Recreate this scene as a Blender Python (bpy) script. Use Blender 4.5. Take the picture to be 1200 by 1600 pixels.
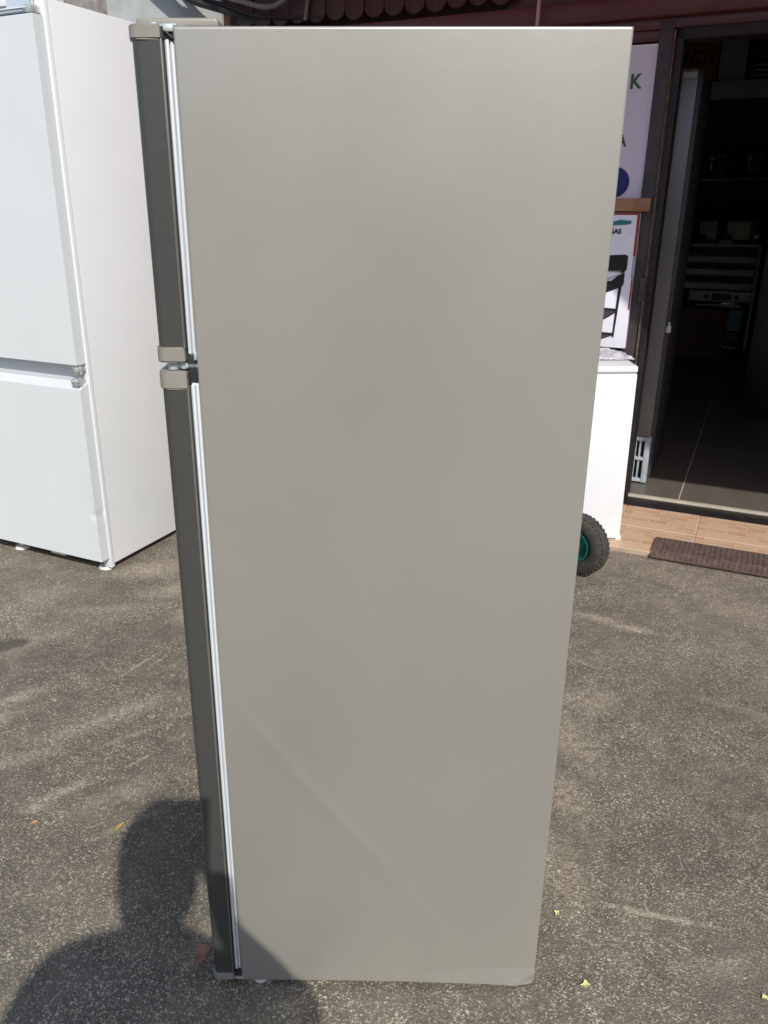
import bpy, bmesh, math, random
from mathutils import Vector, Matrix, noise
R = math.radians
S = bpy.context.scene
for o in list(bpy.data.objects): bpy.data.objects.remove(o)
COL = S.collection
random.seed(7)

# ------------------------------------------------------------------ camera, sky, sun, exposure
PITCH, ROLL = 0.365152, 0.002423
cam_d = bpy.data.cameras.new('camera'); cam = bpy.data.objects.new('camera', cam_d); COL.objects.link(cam)
fw = Vector((0, math.cos(PITCH), -math.sin(PITCH))); ri = Vector((1, 0, 0)); up = ri.cross(fw)
c_, s_ = math.cos(ROLL), math.sin(ROLL)
r2 = c_*ri + s_*up; u2 = -s_*ri + c_*up
cam.matrix_world = Matrix(((r2.x, u2.x, -fw.x, 0), (r2.y, u2.y, -fw.y, 0), (r2.z, u2.z, -fw.z, 1.45), (0, 0, 0, 1)))
cam_d.sensor_fit = 'VERTICAL'; cam_d.sensor_height = 36.0; cam_d.sensor_width = 27.0
cam_d.lens = 36.0*1256.484/1600.0
cam_d.shift_x = 27.27/1600.0
cam_d.clip_start = 0.02; cam_d.clip_end = 2000
S.camera = cam

SUN_EL, SUN_AZ = 40.0, 14.0          # shadows run forward and 14 degrees to the left
w = bpy.data.worlds.new('World'); S.world = w; w.use_nodes = True
nt = w.node_tree; bg = nt.nodes['Background']
sky = nt.nodes.new('ShaderNodeTexSky'); sky.sky_type = 'NISHITA'; sky.sun_disc = False
sky.sun_elevation = R(SUN_EL); sky.sun_rotation = R(180-SUN_AZ)
sky.dust_density = 1.2; sky.air_density = 1.0; sky.ozone_density = 1.0
nt.links.new(sky.outputs[0], bg.inputs[0]); bg.inputs[1].default_value = 0.145
sd = bpy.data.lights.new('sun', 'SUN'); sd.energy = 3.75; sd.angle = R(0.55); sd.color = (1.0, 0.965, 0.905)
so = bpy.data.objects.new('sun', sd); COL.objects.link(so)
sdir = Vector((-math.sin(R(SUN_AZ))*math.cos(R(SUN_EL)), math.cos(R(SUN_AZ))*math.cos(R(SUN_EL)), -math.sin(R(SUN_EL))))
so.rotation_euler = sdir.to_track_quat('-Z', 'Y').to_euler(); so.location = (3, -6, 8)
S.view_settings.view_transform = 'Standard'; S.view_settings.look = 'None'
S.view_settings.exposure = 0.0; S.view_settings.gamma = 1.0
S.view_settings.use_curve_mapping = False

# ------------------------------------------------------------------ helpers
MATS = {}
def mat(name, col, rough=0.5, metal=0.0, var=0.06, scale=18.0, bump=0.0, bscale=120.0, coat=0.0, spec=0.5, stretch=None, trans=0.0, alpha=1.0):
    m = bpy.data.materials.new(name); m.use_nodes = True; t = m.node_tree; n = t.nodes; l = t.links
    b = n['Principled BSDF']
    tc = n.new('ShaderNodeTexCoord'); src = tc.outputs['Object']
    if stretch:
        mp = n.new('ShaderNodeMapping'); mp.inputs['Scale'].default_value = stretch
        l.new(src, mp.inputs['Vector']); src = mp.outputs[0]
    nz = n.new('ShaderNodeTexNoise'); nz.inputs['Scale'].default_value = scale; nz.inputs['Detail'].default_value = 4
    l.new(src, nz.inputs['Vector'])
    mr = n.new('ShaderNodeMapRange'); mr.inputs['From Min'].default_value = .3; mr.inputs['From Max'].default_value = .7
    mr.inputs['To Min'].default_value = 1-var; mr.inputs['To Max'].default_value = 1+var
    l.new(nz.outputs['Fac'], mr.inputs['Value'])
    mx = n.new('ShaderNodeVectorMath'); mx.operation = 'SCALE'; mx.inputs[0].default_value = col
    l.new(mr.outputs[0], mx.inputs['Scale']); l.new(mx.outputs[0], b.inputs['Base Color'])
    r_ = n.new('ShaderNodeMapRange'); r_.inputs['To Min'].default_value = max(0, rough-.06); r_.inputs['To Max'].default_value = min(1, rough+.06)
    l.new(nz.outputs['Fac'], r_.inputs['Value']); l.new(r_.outputs[0], b.inputs['Roughness'])
    b.inputs['Metallic'].default_value = metal
    b.inputs['Coat Weight'].default_value = coat
    b.inputs['Specular IOR Level'].default_value = spec
    b.inputs['Transmission Weight'].default_value = trans
    b.inputs['Alpha'].default_value = alpha
    if bump:
        z = n.new('ShaderNodeTexNoise'); z.inputs['Scale'].default_value = bscale; z.inputs['Detail'].default_value = 3
        l.new(src, z.inputs['Vector'])
        bp = n.new('ShaderNodeBump'); bp.inputs['Strength'].default_value = bump; bp.inputs['Distance'].default_value = .002
        l.new(z.outputs['Fac'], bp.inputs['Height']); l.new(bp.outputs[0], b.inputs['Normal'])
    MATS[name] = m
    return m

def bx(bm, lo, hi, bev=0.0, seg=2, mtx=None):
    """bevelled box into bm"""
    b = bmesh.new(); bmesh.ops.create_cube(b, size=1)
    for v in b.verts:
        v.co = Vector([lo[i] + (v.co[i]+.5)*(hi[i]-lo[i]) for i in range(3)])
    if bev > 0:
        bmesh.ops.bevel(b, geom=b.edges[:], offset=bev, segments=seg, affect='EDGES', profile=.6)
    if mtx: bmesh.ops.transform(b, matrix=mtx, verts=b.verts[:])
    merge(bm, b)
def merge(bm, b):
    me = bpy.data.meshes.new('tmp'); b.to_mesh(me); b.free(); bm.from_mesh(me); bpy.data.meshes.remove(me)
def cyl(bm, p0, p1, r0, r1=None, seg=20, caps=True):
    p0 = Vector(p0); p1 = Vector(p1); d = p1-p0
    b = bmesh.new()
    bmesh.ops.create_cone(b, cap_ends=caps, segments=seg, radius1=r0, radius2=r0 if r1 is None else r1, depth=d.length)
    m = Matrix.Translation((p0+p1)/2) @ d.to_track_quat('Z', 'Y').to_matrix().to_4x4()
    bmesh.ops.transform(b, matrix=m, verts=b.verts[:]); merge(bm, b)
def tube(bm, pts, r, seg=8):
    pts = [Vector(p) for p in pts]; rings = []
    for i, p in enumerate(pts):
        d = (pts[min(i+1, len(pts)-1)] - pts[max(i-1, 0)]).normalized()
        q = d.to_track_quat('Z', 'Y')
        rr = r[i] if isinstance(r, (list, tuple)) else r
        rings.append([bm.verts.new(p + q @ Vector((rr*math.cos(2*math.pi*k/seg), rr*math.sin(2*math.pi*k/seg), 0))) for k in range(seg)])
    for a, b in zip(rings, rings[1:]):
        best = min(range(seg), key=lambda s: sum((a[k].co-b[(k+s) % seg].co).length for k in range(seg)))
        for k in range(seg):
            bm.faces.new((a[k], a[(k+1) % seg], b[(k+1+best) % seg], b[(k+best) % seg]))
    bm.faces.new(rings[0][::-1]); bm.faces.new(rings[-1])
def spline(pts, n=8):
    pts = [Vector(p) for p in pts]; P = [pts[0]] + pts + [pts[-1]]; out = []
    for i in range(1, len(P)-2):
        for k in range(n):
            t = k/n; a, b, c, d = P[i-1], P[i], P[i+1], P[i+2]
            out.append(.5*((2*b) + (c-a)*t + (2*a-5*b+4*c-d)*t*t + (3*b-a-3*c+d)*t**3))
    out.append(pts[-1]); return out
def lathe(bm, prof, seg=40, mtx=None, closed=True):
    """profile (r, h) round local Z"""
    b = bmesh.new(); rings = []
    for r, h in prof:
        rings.append([b.verts.new((r*math.cos(2*math.pi*k/seg), r*math.sin(2*math.pi*k/seg), h)) for k in range(seg)])
    n = len(rings)
    for i in range(n if closed else n-1):
        A, B = rings[i], rings[(i+1) % n]
        for k in range(seg): b.faces.new((A[k], A[(k+1) % seg], B[(k+1) % seg], B[k]))
    if mtx: bmesh.ops.transform(b, matrix=mtx, verts=b.verts[:])
    merge(bm, b)
def prism(bm, poly, z0, z1, bev=0.0, axis='z'):
    """extrude 2-D polygon; axis z: (x,y) up z; axis y: (x,z) along y"""
    b = bmesh.new()
    f = (lambda p, h: (p[0], p[1], h)) if axis == 'z' else (lambda p, h: (p[0], h, p[1]))
    A = [b.verts.new(f(p, z0)) for p in poly]; B = [b.verts.new(f(p, z1)) for p in poly]
    n = len(poly)
    for k in range(n): b.faces.new((A[k], A[(k+1) % n], B[(k+1) % n], B[k]))
    b.faces.new(A[::-1]); fb = b.faces.new(B)
    if bev: bmesh.ops.bevel(b, geom=[e for e in b.edges if abs(e.verts[0].co[2 if axis=='z' else 1]-e.verts[1].co[2 if axis=='z' else 1]) < 1e-7], offset=bev, segments=2, affect='EDGES')
    merge(bm, b)
def obj(name, bm, m, parent=None, smooth=True, loc=None, rotz=None, label=None, kind=None):
    bmesh.ops.recalc_face_normals(bm, faces=bm.faces[:])
    me = bpy.data.meshes.new(name); bm.to_mesh(me); bm.free()
    o = bpy.data.objects.new(name, me); COL.objects.link(o)
    me.materials.append(m)
    if smooth:
        for p in me.polygons: p.use_smooth = True
        try: me.set_sharp_from_angle(angle=R(38))
        except Exception: pass
    if parent: o.parent = parent
    if loc is not None: o.location = loc
    if rotz is not None: o.rotation_euler = (0, 0, rotz)
    if label: o['label'] = label
    if kind: o['kind'] = kind
    return o
def tag(o, label, cat, group=None):
    o['label'] = label; o['category'] = cat
    if group: o['group'] = group
    return o
def thing(name, label, cat, loc=(0, 0, 0), rotz=0, group=None):
    o = bpy.data.objects.new(name, None); COL.objects.link(o); o.empty_display_size = .1
    o.location = loc; o.rotation_euler = (0, 0, rotz)
    return tag(o, label, cat, group)
def copy_of(src, parent, loc=None):
    o = src.copy(); COL.objects.link(o); o.parent = parent
    if loc is not None: o.location = loc
    return o
def text(name, s, m, parent, loc, size, width_scale=1.0, bold=0.0, rot=(R(90), 0, 0), mirror=False):
    cu = bpy.data.curves.new(name, 'FONT'); cu.body = s; cu.size = size; cu.extrude = .0006; cu.offset = bold
    t = bpy.data.objects.new(name, cu); COL.objects.link(t)
    bpy.context.view_layer.update()
    me = bpy.data.meshes.new_from_object(t)
    bpy.data.objects.remove(t)
    o = bpy.data.objects.new(name, me); COL.objects.link(o); me.materials.clear(); me.materials.append(m)
    o.parent = parent; o.location = loc; o.rotation_euler = rot; o.scale = (width_scale*(-1 if mirror else 1), 1, 1)
    return o
def B(): return bmesh.new()

# ------------------------------------------------------------------ materials
white = mat('white_enamel', (.70, .735, .735), .30, var=.012, scale=4, bump=.06, bscale=7, spec=.5)
white_side = mat('white_side_sheet', (.775, .785, .775), .42, var=.015, scale=3, bump=.08, bscale=6)
white_plastic = mat('white_plastic', (.80, .81, .82), .35, var=.02)
grey_white = mat('door_edge_plastic', (.62, .64, .67), .45, var=.02)
taupe = mat('taupe_sheet', (.405, .386, .343), .345, metal=.42, var=.03, scale=2.6, bump=.012, bscale=380, spec=.8)
taupe_cap = mat('taupe_plastic', (.275, .258, .220), .42, var=.03, scale=30, bump=.1, bscale=300)
steel_dark = mat('dark_brushed_steel', (.084, .083, .078), .32, metal=.3, var=.10, scale=40, stretch=(.4, 30, 60), bump=.06, bscale=80)
bead = mat('edge_bead', (.20, .19, .165), .3, metal=.4, var=.05)
black_rub = mat('black_rubber', (.02, .02, .022), .6, var=.2)
gasket_w = mat('white_gasket', (.60, .63, .65), .5, var=.03)
zinc = mat('zinc_plate', (.62, .68, .74), .35, metal=.55, var=.15, scale=60)
zinc_r = mat('worn_zinc', (.62, .64, .62), .38, metal=.55, var=.12, scale=60)
feet_w = mat('foot_plastic', (.72, .72, .70), .5, var=.1)
redbrown = mat('red_brown_paint', (.105, .030, .028), .38, var=.18, scale=14, bump=.3, bscale=60)
soffit_m = mat('red_awning_canvas', (.30, .040, .045), .8, var=.12, scale=10)
def _canvas(m):
    t = m.node_tree; b = t.nodes['Principled BSDF']; out = t.nodes['Material Output']
    tr = t.nodes.new('ShaderNodeBsdfTranslucent'); tr.inputs['Color'].default_value = (.52, .085, .11, 1)
    mx = t.nodes.new('ShaderNodeMixShader'); mx.inputs[0].default_value = .5
    t.links.new(b.outputs[0], mx.inputs[1]); t.links.new(tr.outputs[0], mx.inputs[2]); t.links.new(mx.outputs[0], out.inputs['Surface'])
_canvas(soffit_m)
shingle_m = mat('dark_brown_shingle', (.060, .026, .017), .62, var=.45, scale=26, bump=.6, bscale=50, stretch=(1, 1, .18))
frame_blk = mat('dark_frame_metal', (.022, .019, .019), .5, metal=.1, spec=.3, var=.3, scale=25, bump=.2)
frame_gry = mat('grey_post_paint', (.062, .050, .053), .42, metal=.1, spec=.35, var=.2, scale=12, bump=.25, bscale=60)
rust = mat('rusty_edge', (.12, .085, .06), .7, metal=.3, var=.6, scale=60, bump=.5)
alu = mat('threshold_aluminium', (.66, .60, .48), .42, metal=.25, var=.15, scale=12, bump=.1)
def _specks(m):
    t = m.node_tree; n = t.nodes; l = t.links; b = n['Principled BSDF']
    old = b.inputs['Base Color'].links[0].from_socket; tc = n.new('ShaderNodeTexCoord')
    v = n.new('ShaderNodeTexVoronoi'); v.inputs['Scale'].default_value = 11; l.new(tc.outputs['Object'], v.inputs['Vector'])
    sp = n.new('ShaderNodeSeparateColor'); l.new(v.outputs['Color'], sp.inputs[0])
    a = n.new('ShaderNodeMapRange'); a.inputs['From Min'].default_value = .010; a.inputs['From Max'].default_value = .022; a.inputs['To Min'].default_value = .30; a.inputs['To Max'].default_value = 0; l.new(v.outputs['Distance'], a.inputs['Value'])
    c = n.new('ShaderNodeMath'); c.operation = 'GREATER_THAN'; c.inputs[1].default_value = .70; l.new(sp.outputs[0], c.inputs[0])
    k = n.new('ShaderNodeMath'); k.operation = 'MULTIPLY'; l.new(a.outputs[0], k.inputs[0]); l.new(c.outputs[0], k.inputs[1])
    mx = n.new('ShaderNodeMix'); mx.data_type = 'RGBA'; l.new(k.outputs[0], mx.inputs[0]); l.new(old, mx.inputs[6])
    rp = n.new('ShaderNodeMix'); rp.data_type = 'RGBA'; rp.inputs[6].default_value = (.65, .62, .55, 1); rp.inputs[7].default_value = (.12, .11, .10, 1); l.new(sp.outputs[1], rp.inputs[0]); l.new(rp.outputs[2], mx.inputs[7])
    l.new(mx.outputs[2], b.inputs['Base Color'])
_specks(taupe)
grey_ss = mat('grey_steel_front', (.185, .18, .185), .28, metal=.15, var=.05, scale=5)
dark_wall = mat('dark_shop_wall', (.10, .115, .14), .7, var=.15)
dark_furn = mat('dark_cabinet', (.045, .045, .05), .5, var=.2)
white_dim = mat('display_white', (.80, .80, .78), .5, var=.06)
black_pl = mat('black_plastic', (.010, .010, .012), .3, var=.2)
glass_dk = mat('oven_glass', (.015, .025, .035), .08, var=.1, spec=.6)
kraft = mat('kraft_cardboard', (.36, .20, .105), .75, var=.1, scale=20, bump=.2)
kraft2 = mat('parcel_tape', (.29, .145, .065), .42, var=.08)
kraft_dk = mat('brown_carton', (.20, .11, .06), .8, var=.12)
paper = mat('poster_paper', (.70, .66, .76), .22, var=.03, scale=6, bump=.1, bscale=8)
paper2 = mat('carton_white_print', (.80, .80, .88), .28, var=.03)
green_ink = mat('green_ink', (.035, .11, .022), .4)
blue_ink = mat('indigo_ink', (.020, .018, .15), .35)
teal_ink = mat('teal_ink', (.03, .19, .22), .4)
black_ink = mat('black_ink', (.012, .013, .015), .4)
grill_ink = mat('grill_black_ink', (.016, .016, .018), .3)
wood_ink = mat('plum_slat_ink', (.075, .045, .055), .4, var=.2)
grey_ink = mat('grey_ink', (.34, .36, .39), .4)
red_ink = mat('red_ink', (.30, .022, .016), .4)
tyre_m = mat('tyre_rubber', (.048, .043, .037), .78, var=.35, scale=40, bump=.3, bscale=200)
rim_m = mat('green_rim_paint', (.006, .125, .09), .38, var=.15)
mat_rub = mat('brown_rubber', (.115, .078, .066), .68, var=.3, scale=30, bump=.3)
cable_m = mat('grey_cable', (.20, .19, .165), .5, var=.15)
cable_b = mat('black_cable', (.02, .02, .02), .5, var=.2)
cord_m = mat('pale_cord', (.55, .42, .38), .6, var=.1)
plastic_f = mat('crumpled_film', (.70, .71, .76), .12, var=.1, bump=1.0, bscale=30, alpha=.55)
lens_pl = mat('clear_blue_plastic', (.50, .58, .66), .12, var=.15, bump=.4, bscale=30)
leaf_y = mat('dry_yellow_leaf', (.50, .32, .07), .7, var=.2)
leaf_b = mat('dry_brown_leaf', (.30, .17, .11), .8, var=.25, scale=60)
petal_m = mat('pale_yellow_petal', (.68, .66, .28), .7, var=.1, scale=80)
tape_m = mat('masking_tape', (.77, .80, .78), .5, var=.02)

def concrete_mat():
    m = mat('concrete_render', (.40, .415, .415), .85, var=.14, scale=7, bump=.5, bscale=40); return m
concrete = concrete_mat()

def asphalt_mat():
    m = bpy.data.materials.new('worn_asphalt'); m.use_nodes = True; t = m.node_tree; n = t.nodes; l = t.links
    b = n['Principled BSDF']
    g = n.new('ShaderNodeNewGeometry'); pos = g.outputs['Position']
    def N(scale, detail=3, rough=.5, dist=0):
        z = n.new('ShaderNodeTexNoise'); z.inputs['Scale'].default_value = scale; z.inputs['Detail'].default_value = detail
        z.inputs['Roughness'].default_value = rough; z.inputs['Distortion'].default_value = dist
        l.new(pos, z.inputs['Vector']); return z.outputs['Fac']
    def MR(v, a, b_, c=0., d=1., smooth=False):
        k = n.new('ShaderNodeMapRange'); k.inputs['From Min'].default_value = a; k.inputs['From Max'].default_value = b_
        k.inputs['To Min'].default_value = c; k.inputs['To Max'].default_value = d
        if smooth: k.interpolation_type = 'SMOOTHSTEP'
        l.new(v, k.inputs['Value']); return k.outputs[0]
    def MA(op, a, b_):
        k = n.new('ShaderNodeMath'); k.operation = op
        for i, x in enumerate((a, b_)):
            if isinstance(x, (int, float)): k.inputs[i].default_value = x
            else: l.new(x, k.inputs[i])
        return k.outputs[0]
    def MIX(f, a, b_):
        k = n.new('ShaderNodeMix'); k.data_type = 'RGBA'
        if isinstance(f, float): k.inputs[0].default_value = f
        else: l.new(f, k.inputs[0])
        for i, x in ((6, a), (7, b_)):
            if isinstance(x, tuple): k.inputs[i].default_value = (*x, 1)
            else: l.new(x, k.inputs[i])
        return k.outputs[2]
    def V(scale, feat='F1'):
        v = n.new('ShaderNodeTexVoronoi'); v.inputs['Scale'].default_value = scale; v.feature = feat
        dn = n.new('ShaderNodeTexNoise'); dn.inputs['Scale'].default_value = scale*.8; dn.inputs['Detail'].default_value = 2
        l.new(pos, dn.inputs['Vector'])
        va = n.new('ShaderNodeVectorMath'); va.operation = 'MULTIPLY_ADD'; va.inputs[1].default_value = (1.6/scale,)*3
        l.new(dn.outputs['Color'], va.inputs[0]); l.new(pos, va.inputs[2]); l.new(va.outputs[0], v.inputs['Vector'])
        return v
    # large patches, dust
    big = N(.9, 4, .6); mid = N(4.5, 5, .62, .6); mid2 = N(14, 4, .6)
    dust = MA('MULTIPLY', MR(big, .42, .72, 0, 1, True), MR(mid, .36, .68, 0, 1, True))
    dust = MA('MULTIPLY', dust, .55)
    # dusty smears and scrapes of their own shape
    acc = None
    for (x, y, a, ln, wd, st) in STREAKS:
        mp = n.new('ShaderNodeMapping'); mp.vector_type = 'TEXTURE'
        mp.inputs['Location'].default_value = (x, y, 0); mp.inputs['Rotation'].default_value = (0, 0, R(a)); mp.inputs['Scale'].default_value = (ln, wd, 1)
        l.new(pos, mp.inputs['Vector'])
        ve = n.new('ShaderNodeVectorMath'); ve.operation = 'LENGTH'; l.new(mp.outputs[0], ve.inputs[0])
        q = MR(ve.outputs['Value'], 0., 1., st, 0., True)
        acc = q if acc is None else MA('MAXIMUM', acc, q)
    acc = MA('MULTIPLY', acc, MR(N(45, 4, .7), .36, .6, .15, 1.1))
    dust = MA('MINIMUM', MA('ADD', dust, MA('MULTIPLY', acc, 1.7)), 1.)
    # aggregate
    v1 = V(245); v2 = V(118)
    sep = n.new('ShaderNodeSeparateColor'); l.new(v1.outputs['Color'], sep.inputs[0])
    sep2 = n.new('ShaderNodeSeparateColor'); l.new(v2.outputs['Color'], sep2.inputs[0])
    stone = MA('MULTIPLY', MR(sep.outputs[0], .35, .9), MR(v1.outputs['Distance'], .30, .62, 1, 0))
    stone2 = MA('MULTIPLY', MR(sep2.outputs[0], .78, .98), MR(v2.outputs['Distance'], .25, .5, 1, 0))
    stone = MA('MAXIMUM', stone, stone2)
    stone = MA('MULTIPLY', stone, MA('MULTIPLY', MR(N(26, 3, .6), .35, .62, .5, 1.1), MR(N(3.2, 4, .65), .36, .62, .5, 1.3)))
    basec = MIX(MR(mid2, .3, .7), (.104, .090, .069), (.184, .160, .124))
    basec = MIX(MR(big, .35, .65, 0, .5), basec, (.135, .118, .098))
    stc = MIX(sep.outputs[1], (.66, .60, .46), (.42, .375, .285))
    c1 = MIX(MA('MULTIPLY', stone, .95), basec, stc)
    # dust settles: pale, stronger on the stones
    df = MA('MINIMUM', MA('MULTIPLY', dust, MA('ADD', MR(stone, 0, 1, .45, 1.0), 0.)), 1.)
    c2 = MIX(df, c1, (.60, .53, .39))
    # dark blots with ragged edges mixed into the ground colour
    dk = None
    for (x, y, a, ln, wd, st) in BLOTS:
        mp = n.new('ShaderNodeMapping'); mp.vector_type = 'TEXTURE'
        mp.inputs['Location'].default_value = (x, y, 0); mp.inputs['Rotation'].default_value = (0, 0, R(a)); mp.inputs['Scale'].default_value = (ln, wd, 1)
        l.new(pos, mp.inputs['Vector'])
        ve = n.new('ShaderNodeVectorMath'); ve.operation = 'LENGTH'; l.new(mp.outputs[0], ve.inputs[0])
        q = MR(MA('ADD', ve.outputs['Value'], MR(N(16, 3), .3, .7, -.25, .25)), .6, 1., st, 0., True)
        dk = q if dk is None else MA('MAXIMUM', dk, q)
    c3 = MIX(dk, c2, (.050, .045, .042))
    # sparse bright chips
    v3 = n.new('ShaderNodeTexVoronoi'); v3.inputs['Scale'].default_value = 38; l.new(pos, v3.inputs['Vector'])
    s3 = n.new('ShaderNodeSeparateColor'); l.new(v3.outputs['Color'], s3.inputs[0])
    chip = MA('MULTIPLY', MR(v3.outputs['Distance'], .07, .13, 1, 0), MR(s3.outputs[0], .80, .90))
    c4 = MIX(chip, c3, (.55, .50, .42))
    l.new(c4, b.inputs['Base Color'])
    b.inputs['Roughness'].default_value = .88
    b.inputs['Specular IOR Level'].default_value = .25
    bp = n.new('ShaderNodeBump'); bp.inputs['Strength'].default_value = .55; bp.inputs['Distance'].default_value = .0022
    hgt = MA('ADD', MR(v1.outputs['Distance'], 0, .7, 1, 0), MR(v2.outputs['Distance'], 0, .7, 1, 0))
    l.new(hgt, bp.inputs['Height']); l.new(bp.outputs[0], b.inputs['Normal'])
    return m
# x, y, angle, half length, half width, strength
STREAKS = [(-1.09, 2.15, 38, .16, .05, .55), (-1.15, 2.02, 30, .2, .06, .5), (-.763, 2.35, 60, .13, .008, .8), (-.70, 2.38, 66, .06, .007, .6),
           (-.64, 2.36, 62, .05, .006, .6), (-.88, 2.34, -55, .06, .01, .5), (-.93, 3.1, 15, .25, .12, .55), (-.80, 2.9, 20, .2, .09, .4), (-1.0, 2.75, 8, .3, .05, .3),
           (.976, 2.6, -28, .13, .035, .75), (.87, 2.68, -30, .17, .05, .5), (.60, 1.95, 5, .10, .25, .45), (.53, 1.7, 10, .08, .2, .4),
           (.64, 1.325, -14, .17, .012, .75), (.56, 1.35, -10, .1, .01, .5), (.66, 1.25, -38, .05, .008, .6), (-.80, 1.72, 40, .12, .03, .6), (-.85, 1.66, 20, .06, .03, .7),
           (-.70, 1.95, 35, .15, .02, .35), (-.62, 1.86, 48, .05, .008, .7), (-.50, 2.1, 30, .15, .03, .4), (-.45, 2.2, 40, .1, .015, .45), (-.33, 1.26, 80, .09, .05, .5),
           (.75, 2.35, -45, .1, .012, .35), (1.15, 2.1, -30, .3, .03, .25), (-.6, 1.6, 35, .2, .02, .35), (-1.3, 1.9, 33, .3, .06, .4), (-.78, 2.05, 35, .35, .07, .4), (-.66, 1.7, 30, .25, .06, .35), (-.98, 1.85, 25, .2, .05, .45), (-.62, 2.7, 20, .18, .10, .5), (.7, 2.15, -8, .2, .12, .35), (.45, 1.45, 5, .10, .25, .4), (.72, 1.2, 0, .15, .05, .3)]
BLOTS = [(-1.30, 2.46, 25, .12, .055, .6), (-1.05, 2.35, 20, .35, .12, .18), (1.0, 2.2, 10, .3, .2, .15), (.8, 1.5, 0, .25, .12, .15)]
asphalt = asphalt_mat()

def brick_tile_mat():
    m = bpy.data.materials.new('brick_print_tile'); m.use_nodes = True; t = m.node_tree; n = t.nodes; l = t.links
    b = n['Principled BSDF']; tc = n.new('ShaderNodeTexCoord')
    mp = n.new('ShaderNodeMapping'); mp.inputs['Rotation'].default_value = (0, 0, R(0)); l.new(tc.outputs['Object'], mp.inputs['Vector'])
    br = n.new('ShaderNodeTexBrick'); br.inputs['Scale'].default_value = 1; br.inputs['Brick Width'].default_value = .085; br.inputs['Row Height'].default_value = .042
    br.inputs['Mortar Size'].default_value = .004; br.inputs['Mortar Smooth'].default_value = .6; br.offset = .5
    br.inputs['Color1'].default_value = (.56, .38, .25, 1); br.inputs['Color2'].default_value = (.40, .18, .085, 1); br.inputs['Mortar'].default_value = (.60, .44, .31, 1)
    br.inputs['Bias'].default_value = -.25
    l.new(mp.outputs[0], br.inputs['Vector'])
    nz = n.new('ShaderNodeTexNoise'); nz.inputs['Scale'].default_value = 14; nz.inputs['Detail'].default_value = 6; nz.inputs['Roughness'].default_value = .7
    l.new(tc.outputs['Object'], nz.inputs['Vector'])
    mx = n.new('ShaderNodeMix'); mx.data_type = 'RGBA'; mx.inputs[7].default_value = (.50, .38, .27, 1)
    mr = n.new('ShaderNodeMapRange'); mr.inputs['From Min'].default_value = .35; mr.inputs['From Max'].default_value = .72; mr.inputs['To Max'].default_value = .7
    l.new(nz.outputs['Fac'], mr.inputs['Value']); l.new(mr.outputs[0], mx.inputs[0]); l.new(br.outputs['Color'], mx.inputs[6])
    l.new(mx.outputs[2], b.inputs['Base Color']); b.inputs['Roughness'].default_value = .55
    return m
tile_m = brick_tile_mat()
grout_m = mat('sandy_grout', (.46, .35, .25), .9, var=.2)
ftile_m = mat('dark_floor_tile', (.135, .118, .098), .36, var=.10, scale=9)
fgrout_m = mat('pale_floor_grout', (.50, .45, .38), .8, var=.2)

# ------------------------------------------------------------------ ground
bm = B()
bmesh.ops.create_grid(bm, x_segments=1, y_segments=1, size=400)
ground = obj('ground', bm, asphalt, smooth=False, kind='structure')
ground['label'] = 'worn grey brown asphalt forecourt with pale grit and dust smears'

bm = B(); random.seed(5)
prev = None
for i in range(61):
    x = -90+3*i; hgt = 7.5+2.2*noise.noise(Vector((x*.08, 1, 0)))+1.1*noise.noise(Vector((x*.35, 4, 0)))
    y = -30-.004*x*x*0+4*noise.noise(Vector((x*.05, 9, 0)))
    ring = [bm.verts.new(p) for p in ((x, y+5, -.2), (x, y+2, hgt*.55), (x, y-1, hgt), (x, y-14, hgt*.8), (x, y-30, -.2))]
    if prev:
        for k in range(4): bm.faces.new((prev[k], ring[k], ring[k+1], prev[k+1]))
    prev = ring
hl = obj('reflection_bank', bm, mat('dark_bank', (.05, .06, .03), .95, var=.5, scale=1.2, bump=1, bscale=6), kind='structure')  # unseen bank, added so the fridge panel mirrors something dark below the sky
hl['label'] = 'unseen dark bank added behind the photographer to darken reflections in the grey fridge'

# facade frame: local x along the shop front to the right, local y into the shop
FA = 0.443623; F0 = (1.380, 3.992, 0.0)
def FW(s, n, z=0.0):
    return (F0[0]+math.cos(FA)*s+math.sin(FA)*n, F0[1]-math.sin(FA)*s+math.cos(FA)*n, z)

# tiled strip before the door
strip = B(); bx(strip, (-3.2, -.728, -.05), (2.6, -.15, .0182))
strip = obj('pavement', strip, grout_m, loc=F0, rotz=-FA, kind='structure', smooth=False)
strip['label'] = 'narrow tiled step strip in front of the shop door'
tm = None
for i in range(-9, 7):
    for j in range(2):
        x0 = .018+i*.348; y0 = -.728+j*.2895
        b = B(); bx(b, (0, 0, 0), (.344, .2855, .014+.0008*random.random()), .0015, 1)
        if tm is None:
            o = obj('tile', b, tile_m, strip, smooth=False); tm = o
        else:
            b.free(); o = copy_of(tm, strip)
        o.location = (x0+.002, y0+.002, .006+random.random()*.0012)

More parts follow.
